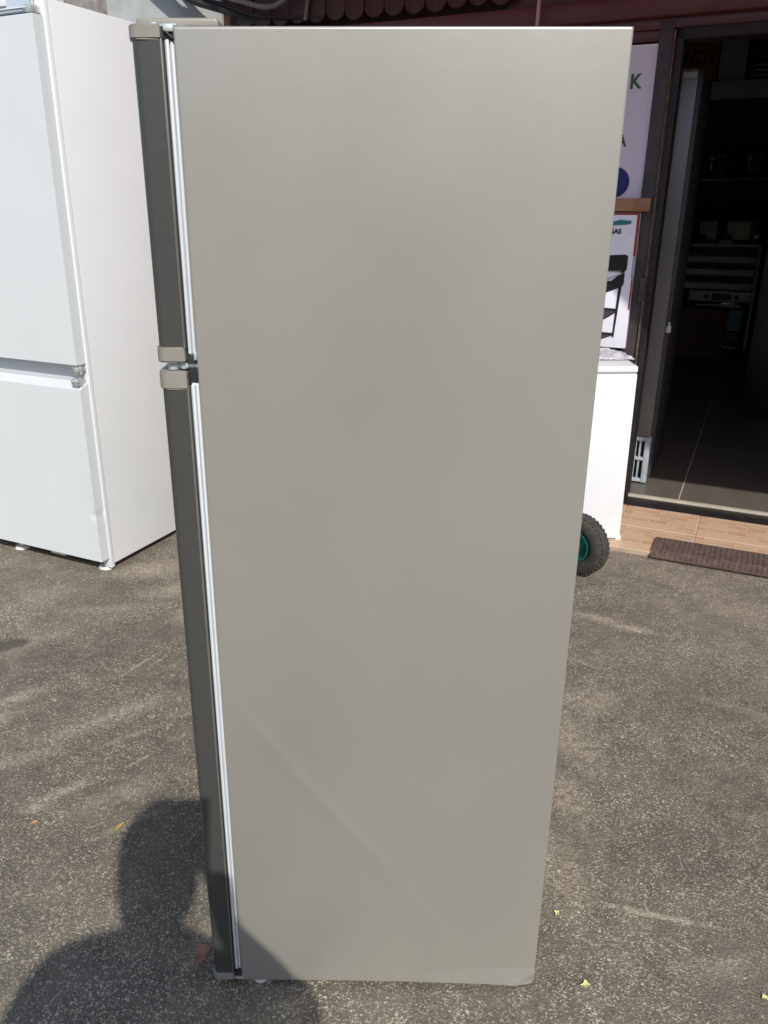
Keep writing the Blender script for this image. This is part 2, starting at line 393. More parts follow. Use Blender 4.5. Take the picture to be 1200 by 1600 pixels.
# shop floor with big dark tiles
fl = B(); bx(fl, (-3.1, .03, -.05), (2.5, 6.2, .0015))
fl = obj('floor', fl, fgrout_m, loc=F0, rotz=-FA, kind='structure', smooth=False)
fl['label'] = 'dark shop floor of large tiles'
ft = None
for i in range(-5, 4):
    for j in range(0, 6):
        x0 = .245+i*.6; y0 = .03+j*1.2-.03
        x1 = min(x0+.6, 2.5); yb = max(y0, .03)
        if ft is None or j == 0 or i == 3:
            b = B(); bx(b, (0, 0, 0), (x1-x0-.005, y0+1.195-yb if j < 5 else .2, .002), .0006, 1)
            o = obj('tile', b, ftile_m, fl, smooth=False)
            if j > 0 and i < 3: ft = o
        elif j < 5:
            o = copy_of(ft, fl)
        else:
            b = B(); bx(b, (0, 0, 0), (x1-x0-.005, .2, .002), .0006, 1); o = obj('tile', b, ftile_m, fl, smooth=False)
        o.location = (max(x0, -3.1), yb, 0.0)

# ------------------------------------------------------------------ shop building
shop = thing('shop_building', 'red brown appliance shop front with scalloped wooden shingles and an open dark doorway', 'building', F0, -FA)
def part(name, m, *boxes, bev=0.0, smooth=True, parent=None, label=None):
    b = B()
    for lo, hi in boxes: bx(b, lo, hi, bev)
    return obj(name, b, m, parent or shop, smooth=smooth, label=label)
part('threshold', frame_blk, ((-.12, -.15, -.01), (1.12, .03, .020)), bev=.006)
thr = part('threshold_trim', alu, ((-.02, -.012, .018), (1.10, .022, .030)), bev=.003)
part('door_frame', frame_blk, ((-.030, -.055, .02), (.0, .06, 2.160)), ((1.08, -.055, .02), (1.12, .06, 2.16)), ((-.03, -.055, 2.115), (1.12, .06, 2.160)), bev=.004)
part('door_seam', rust, ((-.043, -.062, .02), (-.034, -.045, 2.155)), bev=.002)
part('door_hinge', frame_gry, ((-.060, -.075, 1.02), (-.036, -.055, 1.13)), bev=.004)
part('door_post', frame_gry, ((-.105, -.050, .012), (-.044, .04, 2.19)), bev=.004)
part('lintel', redbrown, ((-3.2, -.045, 2.162), (2.6, .10, 2.205)), bev=.003)
part('beam', redbrown, ((-2.39, -.085, 2.205), (2.6, .10, 2.285)), bev=.006)
part('window_frame', redbrown, ((-2.2, -.03, .60), (-.105, .03, .66)), ((-2.2, -.03, 2.118), (-.105, .03, 2.162)), ((-2.2, -.03, .66), (-2.14, .03, 2.118)), ((-1.15, -.03, .66), (-1.10, .03, 2.118)), bev=.003)
part('window_pane', glass_dk, ((-2.14, -.004, .66), (-.105, .004, 2.118)))
part('wall', frame_gry, ((-2.25, 0, .0), (-.105, .12, .60)))
part('wall', frame_gry, ((1.12, 0, 0), (2.6, .12, 2.162)))
part('fascia', shingle_m, ((-2.39, .0, 2.285), (2.6, .12, 3.2)))
part('concrete_wall', concrete, ((-6.5, -.01, 0), (-2.40, .14, 3.4)), bev=.01)
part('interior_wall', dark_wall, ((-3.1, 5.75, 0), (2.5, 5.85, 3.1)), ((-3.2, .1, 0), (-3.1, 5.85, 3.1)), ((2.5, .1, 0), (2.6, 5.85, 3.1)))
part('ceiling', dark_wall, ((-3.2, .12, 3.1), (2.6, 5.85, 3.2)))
# pale underside strip seen through the top of the door
part('ceiling_beam', white_dim, ((-.35, .40, 2.252), (2.4, .52, 2.272)), ((.04, .52, 2.20), (2.4, .60, 2.215)), bev=.004)
# shingles: one board each, rounded lower end
def shingle(width, length):
    b = B(); w2 = width/2; pts = []
    for k in range(9):
        a = math.pi + math.pi*k/8
        pts.append((w2*math.cos(a), w2*.85*math.sin(a)+w2*.85))
    pts += [(w2, length), (-w2, length)]
    prism(b, pts, -.012, 0, axis='y', bev=.002); return b
sh0 = None
k = 0
for row, (zb, off, yb) in enumerate(((2.318, 0, -.070), (2.50, .053, -.086), (2.66, 0, -.10))):
    s0 = -2.20+off
    while s0 < 2.4:
        if sh0 is None:
            sh0 = obj('shingle', shingle(.1035, .24), shingle_m, shop); o = sh0
        else: o = copy_of(sh0, shop)
        sag = .012*math.sin(s0*1.3)+.004*random.uniform(-1, 1)
        zz = zb + sag
        if row == 0 and s0 > -.80: zz += .10
        o.location = (s0, yb-random.uniform(0, .004), zz); o.rotation_euler = (R(-2), R(random.uniform(-1.2, 1.2)), 0)
        s0 += .1065
part('batten', redbrown, ((-.80, -.030, 2.288), (2.5, .0, 2.345)), bev=.004)
# awning over the shop front
b = B()
vs = [b.verts.new((x, y, 2.66)) for x, y in ((-2.62, -.02), (-2.60, -.07), (-2.17, -.22), (-1.4, -1.20), (1.0, -1.53), (2.0, -2.03), (3.2, -2.05), (3.2, -.02))]
b.faces.new(vs)
obj('awning', b, soffit_m, shop, smooth=False)
b = B()
for k in range(9): bx(b, (-1.6+k*.5, -1.15, 2.60), (-1.53+k*.5, -.07, 2.659), .003)
obj('awning_rafter', b, redbrown, shop)
# concrete wall fittings, top left
part('brick_block', mat('grey_block', (.27, .25, .23), .9, var=.3, bump=.5), ((-3.42, -.10, 2.40), (-3.18, -.011, 2.58)), bev=.006)

# cables looping under the eaves
cb = thing('cable_bundle', 'tangled grey and black cables looping under the eaves above the tall grey fridge', 'cables', FW(-2.3, -.1, 2.42), -FA)
def cab(name, pts, r, m, parent=cb):
    b = B(); tube(b, spline(pts, 6), r, 8); return obj(name, b, m, parent)
cab('cable', [(-.42, 0, .24), (-.2, -.04, .13), (.05, -.06, .075), (.22, -.05, .09), (.33, -.03, .2), (.36, 0, .34)], .013, cable_m)
cab('cable', [(-.36, .02, .26), (-.14, -.02, .10), (.1, -.03, .01), (.3, -.03, -.03), (.44, -.02, .06), (.5, 0, .2), (.52, .02, .34)], .012, cable_m)
cab('cable', [(-.30, .03, .10), (-.05, 0, .02), (.2, 0, -.06), (.55, .02, -.09)], .008, cable_b)
cab('cable', [(.47, 0, -.1), (.50, 0, .02), (.58, 0, .12), (.62, 0, .3)], .010, cable_m)
cab('cable', [(-.5, .02, .20), (-.25, .0, .06), (.0, .02, -.02), (.22, .04, -.1)], .020, cable_b)
b = B(); bx(b, (-.14, -.05, .02), (-.03, -.045, .05), 0, mtx=Matrix.Rotation(R(25), 4, 'Y')); obj('cable_label', b, white_dim, cb)
b = B(); bx(b, (-.6, -.02, .15), (.0, .03, .34), .01, mtx=Matrix.Rotation(R(24), 4, 'Y')); obj('junction_box', b, frame_gry, cb)
# hanging cord
hc = B(); tube(hc, spline([(0, 0, .6), (0, 0, .16), (-.004, -.01, .14), (.012, -.01, .115), (.016, 0, .09), (.014, 0, -.06)], 5), .008, 8)
hc = obj('hanging_cord', hc, cord_m, loc=FW(-.64, -.13, 2.26), rotz=-FA)
tag(hc, 'thin pale cord hanging from the shingled eaves above the grey fridge', 'cord')

# ------------------------------------------------------------------ posters and cartons in the window
po = thing('poster', 'tall pinkish white poster with green letters and a blue disc stuck on the shop window', 'poster', FW(-.102, -.032), -FA)
b = B(); bx(b, (-.62, -.003, 1.44), (0, .0, 2.109), .0); obj('sheet', b, paper, po)
text('letter', 'K', green_ink, po, (-.109, -.004, 1.939), .081, .92, .0022)
text('letter', 'A', green_ink, po, (-.136, -.004, 1.703), .068, .82, .0020)
b = B(); cyl(b, (-.130, -.0045, 1.549), (-.130, -.003, 1.549), .066, seg=48); obj('blue_disc', b, blue_ink, po)
b = B(); bx(b, (-.004, -.006, 1.60), (.0, -.003, 2.108), .001); bx(b, (-.62, -.006, 2.102), (0, -.003, 2.109), .001); obj('poster_edge', b, white_plastic, po)
cs = thing('cardboard_strip', 'flat brown cardboard strip with packing tape across the window between poster and printed carton', 'cardboard', FW(-.055, -.075), -FA)
b = B(); bx(b, (-.40, -.012, 1.424), (0, 0, 1.480), .003); obj('board', b, kraft, cs)
b = B(); bx(b, (-.074, -.0145, 1.4235), (-.001, -.0122, 1.4805), .001); obj('packing_tape', b, kraft2, cs)
gc = thing('griddle_carton', 'white printed carton picturing a black gas griddle on a cart, on the small white fridge', 'box', FW(-.094, -.075), -FA)
b = B(); bx(b, (-.50, 0, .795), (0, .045, 1.418), .002); obj('carton', b, paper2, gc)
def ink(name, m, pts, y=-.0012, t=.0010):
    b = B(); prism(b, pts, y-t, y, axis='y'); return obj(name, b, m, gc, smooth=False)
ink('red_border', red_ink, [(-.50, 1.408), (-.0005, 1.408), (-.0005, 1.417), (-.50, 1.417)])
ink('red_border', red_ink, [(-.012, 1.225), (-.0005, 1.225), (-.0005, 1.4075), (-.012, 1.4075)])
ink('red_border', red_ink, [(-.007, .98), (-.0005, .98), (-.0005, 1.125), (-.007, 1.125)])
ink('grey_border', grey_ink, [(-.011, 1.127), (-.0005, 1.127), (-.0005, 1.223), (-.011, 1.223)])
ink('teal_stroke', teal_ink, [(-.16, 1.358), (-.045, 1.366), (-.034, 1.372), (-.038, 1.383), (-.09, 1.386), (-.11, 1.380), (-.16, 1.380)])
text('lettering', 'GAS', black_ink, gc, (-.133, -.0015, 1.325), .030, 1.0, .0011)
# printed griddle: lid, splash back, tray, legs, shelves
ink('griddle_picture', grill_ink, [(-.30, 1.215), (-.045, 1.232), (-.033, 1.225), (-.033, 1.165), (-.045, 1.15), (-.30, 1.158)])
ink('griddle_picture', grill_ink, [(-.30, .98), (-.046, 1.085), (-.040, 1.10), (-.040, 1.148), (-.055, 1.150), (-.10, 1.11), (-.30, 1.10)], y=-.0010)
ink('griddle_picture', grey_ink, [(-.12, 1.113), (-.050, 1.145), (-.050, 1.149), (-.12, 1.119)], y=-.0026, t=.0006)
ink('griddle_picture', grey_ink, [(-.16, 1.150), (-.06, 1.154), (-.06, 1.158), (-.16, 1.155)], y=-.0026, t=.0006)
ink('griddle_picture', grill_ink, [(-.062, 1.09), (-.048, 1.09), (-.060, .845), (-.068, .845)], y=-.0023, t=.0006)
ink('griddle_picture', grill_ink, [(-.30, .99), (-.060, .982), (-.060, .970), (-.30, .975)], y=-.0030, t=.0006)
ink('griddle_picture', wood_ink, [(-.30, .972), (-.062, .971), (-.16, .905), (-.30, .895)], y=-.0016, t=.0006)
ink('griddle_picture', grill_ink, [(-.16, .905), (-.062, .972), (-.062, .964), (-.16, .897)], y=-.0024, t=.0005)
ink('griddle_picture', grill_ink, [(-.30, .872), (-.066, .866), (-.066, .854), (-.30, .858)], y=-.0030, t=.0006)
ink('griddle_picture', wood_ink, [(-.30, .856), (-.068, .853), (-.17, .81), (-.30, .80)], y=-.0016, t=.0006)

# ------------------------------------------------------------------ small white fridge by the door
SF = (1.158, 3.395, .012)
sf = thing('small_white_fridge', 'low white undercounter fridge beside the doorway with a carton on top', 'fridge', SF, R(-1.0))
sf.rotation_euler = (0, R(-.7), R(-1.0))
b = B(); bx(b, (-.56, 0, .014), (0, .47, .770), .006); obj('body', b, white_plastic, sf)
b = B(); bx(b, (-.561, -.001, .7735), (.001, .475, .803), .010, 4); obj('worktop', b, white_plastic, sf)
b = B(); cyl(b, (-.03, .03, 0), (-.03, .03, .018), .02); obj('foot', b, black_rub, sf)
b = B(); cyl(b, (-.53, .03, 0), (-.53, .03, .018), .02); obj('foot', b, black_rub, sf)
b = B(); bx(b, (-.02, -.004, .004), (.004, .02, .028), .004); obj('corner_bracket', b, white_plastic, sf)
# crumpled clear wrap lying on it
b = B(); bmesh.ops.create_grid(b, x_segments=26, y_segments=16, size=.5)
for v in b.verts:
    x, y = v.co.x*.17, v.co.y*.20
    q = noise.noise(Vector((x*30, y*30, 3)))*.012 + noise.noise(Vector((x*70, y*70, 9)))*.005
    e = 1-max(abs(v.co.x), abs(v.co.y))*2
    v.co = Vector((x+q*.4, y, .006+max(-.004, q)+.012*min(1, e*3)))
wr = obj('plastic_wrap', b, plastic_f, loc=(SF[0]-.075, SF[1]+.22, SF[2]+.804))
md = wr.modifiers.new('th', 'SOLIDIFY'); md.thickness = .0006
tag(wr, 'crumpled clear plastic wrap on the right end of the small white fridge top', 'plastic')

# ------------------------------------------------------------------ tall white fridge, left
WA = 0.443623; W0 = (-1.0731, 3.0867, 0)
wf = thing('tall_white_fridge', 'very tall white fridge freezer with two flat doors standing on the asphalt', 'fridge', W0, -WA)
b = B(); bx(b, (-.72, .019, .030), (0, .62, 2.090), .004); obj('cabinet', b, white_side, wf)
b = B(); bx(b, (-.72, -.003, .016), (-.684, .018, 2.09), .003); bx(b, (-.036, -.003, .016), (.0012, .018, 2.09), .003)
bx(b, (-.684, -.001, 2.055), (-.036, .018, 2.09), .003); bx(b, (-.684, -.001, .05), (-.036, .018, .075), .002); obj('front_flange', b, white_plastic, wf)
b = B(); bx(b, (-.684, .004, .075), (-.036, .018, 2.055)); obj('front_panel', b, grey_white, wf)
def door(z0, z1, dent=None, chamfer=False):
    b = B(); nx, nz = 60, 60
    # flat slab with fine front face so that the dent is real
    xs = [-.715+.711*i/nx for i in range(nx+1)]; zs = [z0+(z1-z0)*j/nz for j in range(nz+1)]
    grid = []
    for j, z in enumerate(zs):
        row = []
        for i, x in enumerate(xs):
            y = -.051; ex = min(x-xs[0], xs[-1]-x); ez = min(z-z0, z1-z)
            e = min(ex, ez)
            y += .0016*noise.noise(Vector((x*3.0+z*2.2, z*1.2-x, z0*5)))
            if dent:
                d = math.hypot((x-dent[0])*1.4, z-dent[1]); y += .010*max(0, 1-d/.024)**1.2 + .0015*math.sin(d*260)*max(0, 1-d/.05)
            row.append(b.verts.new((x, y, z)))
        grid.append(row)
    for j in range(nz):
        for i in range(nx): b.faces.new((grid[j][i], grid[j][i+1], grid[j+1][i+1], grid[j+1][i]))
    back = {}
    edge = [grid[0][i] for i in range(nx+1)] + [grid[j][nx] for j in range(1, nz+1)] + [grid[nz][i] for i in range(nx-1, -1, -1)] + [grid[j][0] for j in range(nz-1, 0, -1)]
    bk = []
    for v in edge:
        z = v.co.z
        if chamfer and z > z1-.001: z += .022
        x = v.co.x
        y = -.0035
        if dent and x > -.01: x -= .004*max(0, 1-abs(z-dent[1])/.025)
        bk.append(b.verts.new((x, y, z)))
    n_ = len(edge)
    for k in range(n_): b.faces.new((edge[k], bk[k], bk[(k+1) % n_], edge[(k+1) % n_]))
    b.faces.new(bk)
    be = [e for e in b.edges if len(e.link_faces) == 2 and e.calc_face_angle(0) > .8 and e.verts[0].co.y < -.03 and e.verts[1].co.y < -.03]
    bmesh.ops.bevel(b, geom=be, offset=.0018, segments=2, affect='EDGES')
    return b
ud = obj('door', door(.878, 2.035), white, wf)
ld = obj('door', door(.060, .782, (-.012, .262), True), white, wf)
b = B(); bx(b, (-.69, -.012, .872), (-.06, -.001, .8775), .001); obj('handle_recess', b, grey_white, wf)
for (x0, x1, z0, z1) in ((-.050, -.012, .872, .880), (-.028, -.004, .848, .866), (-.046, -.010, .796, .822)):
    b = B(); bx(b, (x0, -.050, z0), (x1, -.006, z1), .004); cyl(b, ((x0+x1)/2, -.043, z0-.006), ((x0+x1)/2, -.043, z1+.006), .005)
    cyl(b, (x1-.006, -.03, z0-.008), (x1-.006, -.03, z1+.006), .008)
    if z0 < .8:
        for k in range(3): cyl(b, (x0+.008+k*.014, -.054, z0+.018), (x0+.008+k*.014, -.049, z0+.018), .0045, seg=12)
    obj('hinge', b, zinc_r, wf)
# clear top cover over the display
b = B(); bx(b, (-.70, -.050, 2.043), (-.045, -.004, 2.10), .006); obj('top_cover', b, lens_pl, wf)
b = B(); bx(b, (-.16, -.056, 2.062), (-.115, -.051, 2.088), .002); bx(b, (-.17, -.0535, 2.052), (-.03, -.0505, 2.0555)); obj('cover_trim', b, white_plastic, wf)
b = B(); bx(b, (-.040, -.048, 2.040), (-.012, -.004, 2.062), .003); cyl(b, (-.02, -.03, 2.04), (-.02, -.03, 2.085), .007); obj('top_hinge', b, zinc_r, wf)
for z0, z1, x0, x1 in ((1.395, 1.436, -.36, -.30), (1.500+.09, 1.628, -.36, -.262)):
    pass
b = B(); bx(b, (-.42, -.0530, 1.395), (-.352, -.0512, 1.438), .0003); obj('tape', b, tape_m, wf)
b = B(); bx(b, (-.42, -.0530, 1.585), (-.342, -.0512, 1.622), .0003); obj('tape', b, tape_m, wf)
b = B(); bmesh.ops.create_grid(b, x_segments=8, y_segments=24, size=.5)
for v in b.verts:
    x, z = v.co.x*.06-.432, v.co.y*.20+1.20
    v.co = Vector((x+.008*noise.noise(Vector((0, 0, z*30))), -.0535-.010*(v.co.x+.5)*abs(noise.noise(Vector((x*40, 2, z*40)))), z))
fm = obj('loose_film', b, plastic_f, wf)
for x in (-.54, -.05, ):
    b = B(); cyl(b, (x, .022, 0), (x, .022, .012), .034, .030, seg=28); cyl(b, (x, .022, .012), (x, .022, .055), .012); obj('foot', b, feet_w, wf)
b = B(); bx(b, (-.345, .0, .018), (-.26, .03, .040), .004); obj('front_tab', b, feet_w, wf)
b = B(); cyl(b, (-.04, .56, 0), (-.04, .56, .03), .03); cyl(b, (-.66, .56, 0), (-.66, .56, .03), .03); obj('rear_feet', b, black_rub, wf)
b = B(); bx(b, (-.70, .02, .030), (-.02, .05, .055)); obj('plinth', b, black_rub, wf)

# ------------------------------------------------------------------ grey fridge, the subject
GF = (-0.2451, 1.1581, 0)
gf = thing('tall_grey_fridge', 'tall taupe grey fridge freezer seen from its plain side, doors at left', 'fridge', GF, -.0097)
GW, GT = .5777, 1.6588
# wrapped side sheet with rolled edges, faint oil-canning and a knocked lower corner
b = B(); nx, nz = 150, 330
xs = [0]+[GW*.5*(1-math.cos(math.pi*i/nx)) for i in range(1, nx)]+[GW]
zs = [.015+(GT-.015)*.5*(1-math.cos(math.pi*j/nz)) for j in range(nz+1)]
rows = []
def sheet_y(x, z):
    r = .0035; y = 0
    for e in (x, GW-x, GT-z):
        if e < r: y += r-math.sqrt(max(0, r*r-(r-e)**2))
    ex = min(x, GW-x)/.1; ez = min(z-.015, GT-z)/.1; k = min(1, ex, ez)
    y += .0016*k*noise.noise(Vector((x*2.3, 0, z*1.6))) + .00005*noise.noise(Vector((x*60, 0, z*60)))
    # diagonal crease across the lower half
    d = (z-(.692-1.41*x+.14*x*x))/1.72; d *= (1.0 if d < 0 else 2.2); y -= .0011*math.exp(-(d/.020)**2)*max(0, min(1, (.46-x)*5))*min(1, x*14)
    # foot of the sheet kicked outwards, more to the right
    h0 = .018+.020*min(1, max(0, (x-.2)/.3)); t = max(0, 1-(z-.015)/h0); y -= t*.0055*min(1, max(0, (x-.20)/.32))**1.5
    cd = math.hypot(x-GW, (z-.015)*1.2); y += .008*max(0, 1-cd/.030)**1.5
    if x > GW-.06 and z < .03: y -= .0009*math.sin((x-z)*170+1)*max(0, 1-(z-.015)/.02)
    return y
for z in zs:
    rows.append([b.verts.new((x, sheet_y(x, z), z - (.0022*max(0, 1-abs(x-GW+.045)/.05) if z < .02 else 0))) for x in xs])
for j in range(nz):
    for i in range(nx): b.faces.new((rows[j][i], rows[j][i+1], rows[j+1][i+1], rows[j+1][i]))
sp = obj('side_panel', b, taupe, gf)
b = B(); bx(b, (.0008, .004, .018), (GW-.0008, .585, GT-.0008), .003); obj('cabinet', b, taupe, gf)
b = B(); bx(b, (.10, .30, GT-.0015), (.50, .56, GT+.002), .001); obj('top_insert', b, taupe_cap, gf)
b = B(); bx(b, (GW, .06, .05), (GW+.006, .53, .16), .002); bx(b, (GW, .03, .16), (GW+.003, .55, 1.62), .001); obj('rear_grille', b, black_rub, gf)
DY0, DY1 = -.004, .588
def prof(x0, x1, r=.012, grow=0.0):
    """door cross-section, rounded on the two front corners"""
    y0, y1 = DY0-grow, DY1+grow; p = []
    for cx_, cy_, a0 in ((x0+r, y0+r, 180), (x0+r, y1-r, 90)):
        rng = [a0+90*k/6 for k in range(7)] if a0 == 180 else [a0+90*(1-k/6) for k in range(7)]
        q = [(cx_+r*math.cos(R(a)), cy_+r*math.sin(R(a))) for a in rng]
        p.append(q)
    front = p[0][::-1]                      # from side towards front
    far = [(x0+r-r*math.sin(R(90*k/6)), y1-r+r*math.cos(R(90*k/6))) for k in range(7)][::-1]
    return [(x1, y0)] + front + far + [(x1, y1)]
def gdoor(z0, z1, xf, xb):
    b = B(); prism(b, prof(xf, xb), z0, z1); return b
XF = -.0535; XB = -.0165
for (z0, z1, sh) in ((1.256, 1.644, 0.), (.037, 1.202, 0.)):
    d = obj('door', gdoor(z0, z1, XF, XB), steel_dark, gf)
    b = B(); bx(b, (XB+.0002, DY0-.0012, z0), (XB+.0028, DY1+.001, z1), .0009); obj('edge_bead', b, bead, d)
    b = B(); bx(b, (XB+.003, DY0+.010, z0+.002), (XB+.0055, DY1-.008, z1-.002)); obj('door_liner', b, black_rub, d)
    b = B()
    zz0, zz1 = z0-.012 if z0 > 1 else z0-.0, z1+.006 if z1 < 1.5 else z1+.004
    zz0 += .0; pts = [(-.0088, .0030), (-.0030, .0055)]
    for (x, y) in pts:
        tube(b, [(x+.002, y+.01, zz0-.001), (x, y, zz0+.006), (x, y, (zz0+zz1)/2), (x, y, zz1-.006), (x+.003, y+.008, zz1)], .0029, 10)
    bx(b, (-.0112, .006, zz0), (-.0008, .58, zz1), .001)
    obj('gasket', b, gasket_w, d)
def cap(z0, z1, name='end_cap'):
    b = B(); prism(b, prof(XF-.0028, XB+.0015, .013, .0022), z0, z1, bev=.0022); return obj(name, b, taupe_cap, gf)
cap(1.643, 1.6605); cap(1.2375, 1.2595); cap(1.1985, 1.2245); cap(.020, .0375)
# hinges
b = B(); prism(b, [(-.046, .012), (-.040, .006), (-.012, .004), (.002, .004), (.002, .05), (-.046, .05)], 1.2285, 1.2345, bev=.001)
cyl(b, (-.036, .010, 1.226), (-.036, .010, 1.2365), .008); cyl(b, (-.020, .007, 1.2275), (-.020, .007, 1.236), .005); obj('hinge', b, zinc, gf)
b = B(); bx(b, (-.014, .004, 1.207), (-.0005, .03, 1.250), .001); obj('hinge_recess', b, black_rub, gf)
b = B(); bx(b, (-.0035, -.001, 1.240), (.0005, .006, 1.251), .0015); obj('hinge_clip', b, zinc, gf)
b = B(); prism(b, [(-.050, .004), (-.030, .001), (.004, .001), (.004, .05), (-.050, .05)], .0155, .0185, bev=.0008)
bx(b, (-.012, -.001, .017), (.004, .004, .021), .001); obj('hinge', b, zinc, gf)
b = B(); bx(b, (-.013, .004, .018), (.0002, .03, .045), .001); obj('hinge_recess', b, black_rub, gf)
b = B(); prism(b, [(-.040, .02), (-.012, .006), (.004, .004), (.012, .03), (.0, .06), (-.04, .06)], 1.6590, 1.6625, bev=.0008); cyl(b, (-.03, .03, 1.658), (-.03, .03, 1.667), .006); obj('hinge', b, zinc, gf)
b = B(); bx(b, (-.054, .035, 1.6630), (.052, .100, 1.6745), .004, 3); obj('hinge_cover', b, taupe_cap, gf)
b = B(); bx(b, (-.036, .030, 1.6605), (-.012, .040, 1.6655), .001); obj('hinge_pin', b, frame_blk, gf)
b = B(); bx(b, (-.012, -.0008, 1.6525), (.0003, .02, 1.6600), .001); obj('corner_plug', b, zinc_r, gf)
b = B(); tube(b, spline([(-.013, .0005, 1.6535), (-.008, -.0005, 1.6515), (-.003, -.0005, 1.6465), (.0, .001, 1.6450)], 4), .0016, 6); bx(b, (-.012, .003, 1.640), (.0, .02, 1.6525)); obj('hinge_recess', b, black_rub, gf)
for (x, y) in ((.035, .02), (.54, .03), (.035, .55), (.54, .55)):
    b = B(); cyl(b, (x, y, 0), (x, y, .008), .016, seg=18); cyl(b, (x, y, .008), (x, y, .02), .006, seg=12); obj('foot', b, feet_w, gf)

# ------------------------------------------------------------------ hand truck behind the grey fridge
ht = thing('hand_truck', 'hand truck with black pneumatic tyres on green rims, mostly behind the grey fridge', 'hand truck', (.885, 3.085, 0), R(0))
AX = Vector((-math.sin(R(48)), -math.cos(R(48)), 0))      # from the seen wheel towards the hidden one
def wheel(c):
    c = Vector(c); m = Matrix.Translation(c) @ AX.to_track_quat('Z', 'Y').to_matrix().to_4x4()
    b = B(); pr = []
    for k in range(20):
        a = 2*math.pi*k/20; pr.append((.093+.041*math.cos(a)*(1 if math.cos(a) > 0 else .8), .038*math.copysign(abs(math.sin(a))**.85, math.sin(a))))
    lathe(b, pr, 64, m)
    ty = obj('tyre', b, tyre_m, ht)
    b = B()
    for k in range(40):
        for s in (-1, 1):
            a = 2*math.pi*(k+.25*s)/40
            mm = m @ Matrix.Rotation(a, 4, 'Z') @ Matrix.Translation((.1300, 0, s*.013)) @ Matrix.Rotation(R(28*s), 4, 'X')
            bx(b, (-.004, -.0078, -.012), (.0012, .0082, .012), .0008, 1, mtx=mm)
    t = obj('tread', b, tyre_m, ty)
    b = B(); lathe(b, [(.064, .024), (.066, .032), (.060, .033), (.056, .022), (.050, .010), (.030, .008), (.014, .018), (.014, -.018), (.030, -.008), (.050, -.010), (.056, -.022), (.060, -.033), (.066, -.032), (.064, -.024)], 48, m)
    obj('rim', b, rim_m, ht)
    b = B(); cyl(b, c-AX*.045, c+AX*.045, .012); obj('hub', b, zinc_r, ht)
    return c
c1 = wheel((0, 0, .130)); c2 = wheel(AX*.42+Vector((0, 0, .130)))
b = B(); cyl(b, c1, c2, .010); obj('axle', b, zinc_r, ht)
back = Vector((AX.y, -AX.x, 0))      # across the axle
if back.y < 0: back = -back
b = B()
for f_ in (.30, .70):
    p = c1.lerp(c2, f_); tube(b, spline([p-back*.0+Vector((0, 0, -.09)), p+Vector((0, 0, .1)), p+Vector((-.05, .02, .6)), p+Vector((-.10, .04, 1.1))], 5), .0125, 10)
for z in (.10, .45, .80):
    k = z/1.1; off = Vector((-.10*k, .04*k, z)); tube(b, [c1.lerp(c2, .3)+off, c1.lerp(c2, .7)+off], .010, 8)
obj('frame', b, rim_m, ht)
b = B(); p0, p1 = c1.lerp(c2, .25), c1.lerp(c2, .75); nrm = back
vs = [p0, p1, p1+nrm*.2, p0+nrm*.2]
A = [b.verts.new((v.x, v.y, .012)) for v in vs]; A2 = [b.verts.new((v.x, v.y, .018)) for v in vs]
for k in range(4): b.faces.new((A[k], A[(k+1) % 4], A2[(k+1) % 4], A2[k]))
b.faces.new(A); b.faces.new(A2); obj('toe_plate', b, rim_m, ht)

# ------------------------------------------------------------------ perforated rubber mat
mt = thing('rubber_mat', 'brown perforated rubber doormat drooping over the edge of the tiled strip', 'doormat', FW(.21, -.56, .0), -FA)
b = B(); L, Wd = 1.15, .150
pitch = .0215
nX = int(L/pitch); 
for k in range(nX+1): bx(b, (k*pitch-.0042, -Wd, .0222), (k*pitch+.0042, 0, .033))
nY = int(Wd/pitch)
for k in range(nY+1): bx(b, (0, -k*pitch-.0038, .0226), (nX*pitch, -k*pitch+.0038, .0325))
obj('mat_grid', b, mat_rub, mt, smooth=False)
b = B()
mm = Matrix.Translation((0, -Wd-.001, .0275)) @ Matrix.Rotation(R(20), 4, 'X')
for k in range(nX+1): bx(b, (k*pitch-.004, -.046, -.0045), (k*pitch+.004, .004, .0045), mtx=mm)
for k in range(4): bx(b, (0, -k*.014-.005, -.004), (nX*pitch, -k*.014+.004, .004), mtx=mm)
obj('drooping_edge', b, mat_rub, mt, smooth=False)

# ------------------------------------------------------------------ inside the shop
inf = thing('indoor_steel_fridge', 'tall grey steel fridge just inside the doorway with a label at its top', 'fridge', FW(0, 0), -FA)
b = B(); bx(b, (-.55, .28, .275), (.045, .33, 2.045), .004); obj('door', b, grey_ss, inf)
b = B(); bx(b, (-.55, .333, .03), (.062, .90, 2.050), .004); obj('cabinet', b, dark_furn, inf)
b = B(); bx(b, (-.028, .2765, 2.008), (.038, .279, 2.032), .0005); obj('energy_label', b, mat('label_paper', (.5, .46, .55), .4, var=.2, scale=60), inf)
b = B(); bx(b, (.048, .30, .83), (.072, .345, .865), .004); cyl(b, (.06, .305, .86), (.06, .305, .885), .006); obj('hinge', b, zinc, inf)
gr_ = B()
bx(gr_, (-.20, .285, .012), (.047, .33, .030), .003); bx(gr_, (-.20, .285, .245), (.047, .33, .268), .003); bx(gr_, (-.20, .285, .135), (.047, .33, .152), .003)
bx(gr_, (.020, .283, .010), (.049, .33, .27), .004)
for k in range(9): bx(gr_, (-.20+k*.024, .290, .03), (-.191+k*.024, .33, .245), .001)
obj('vent_grille', gr_, mat('grille_plastic', (.42, .46, .50), .4, var=.15), inf)

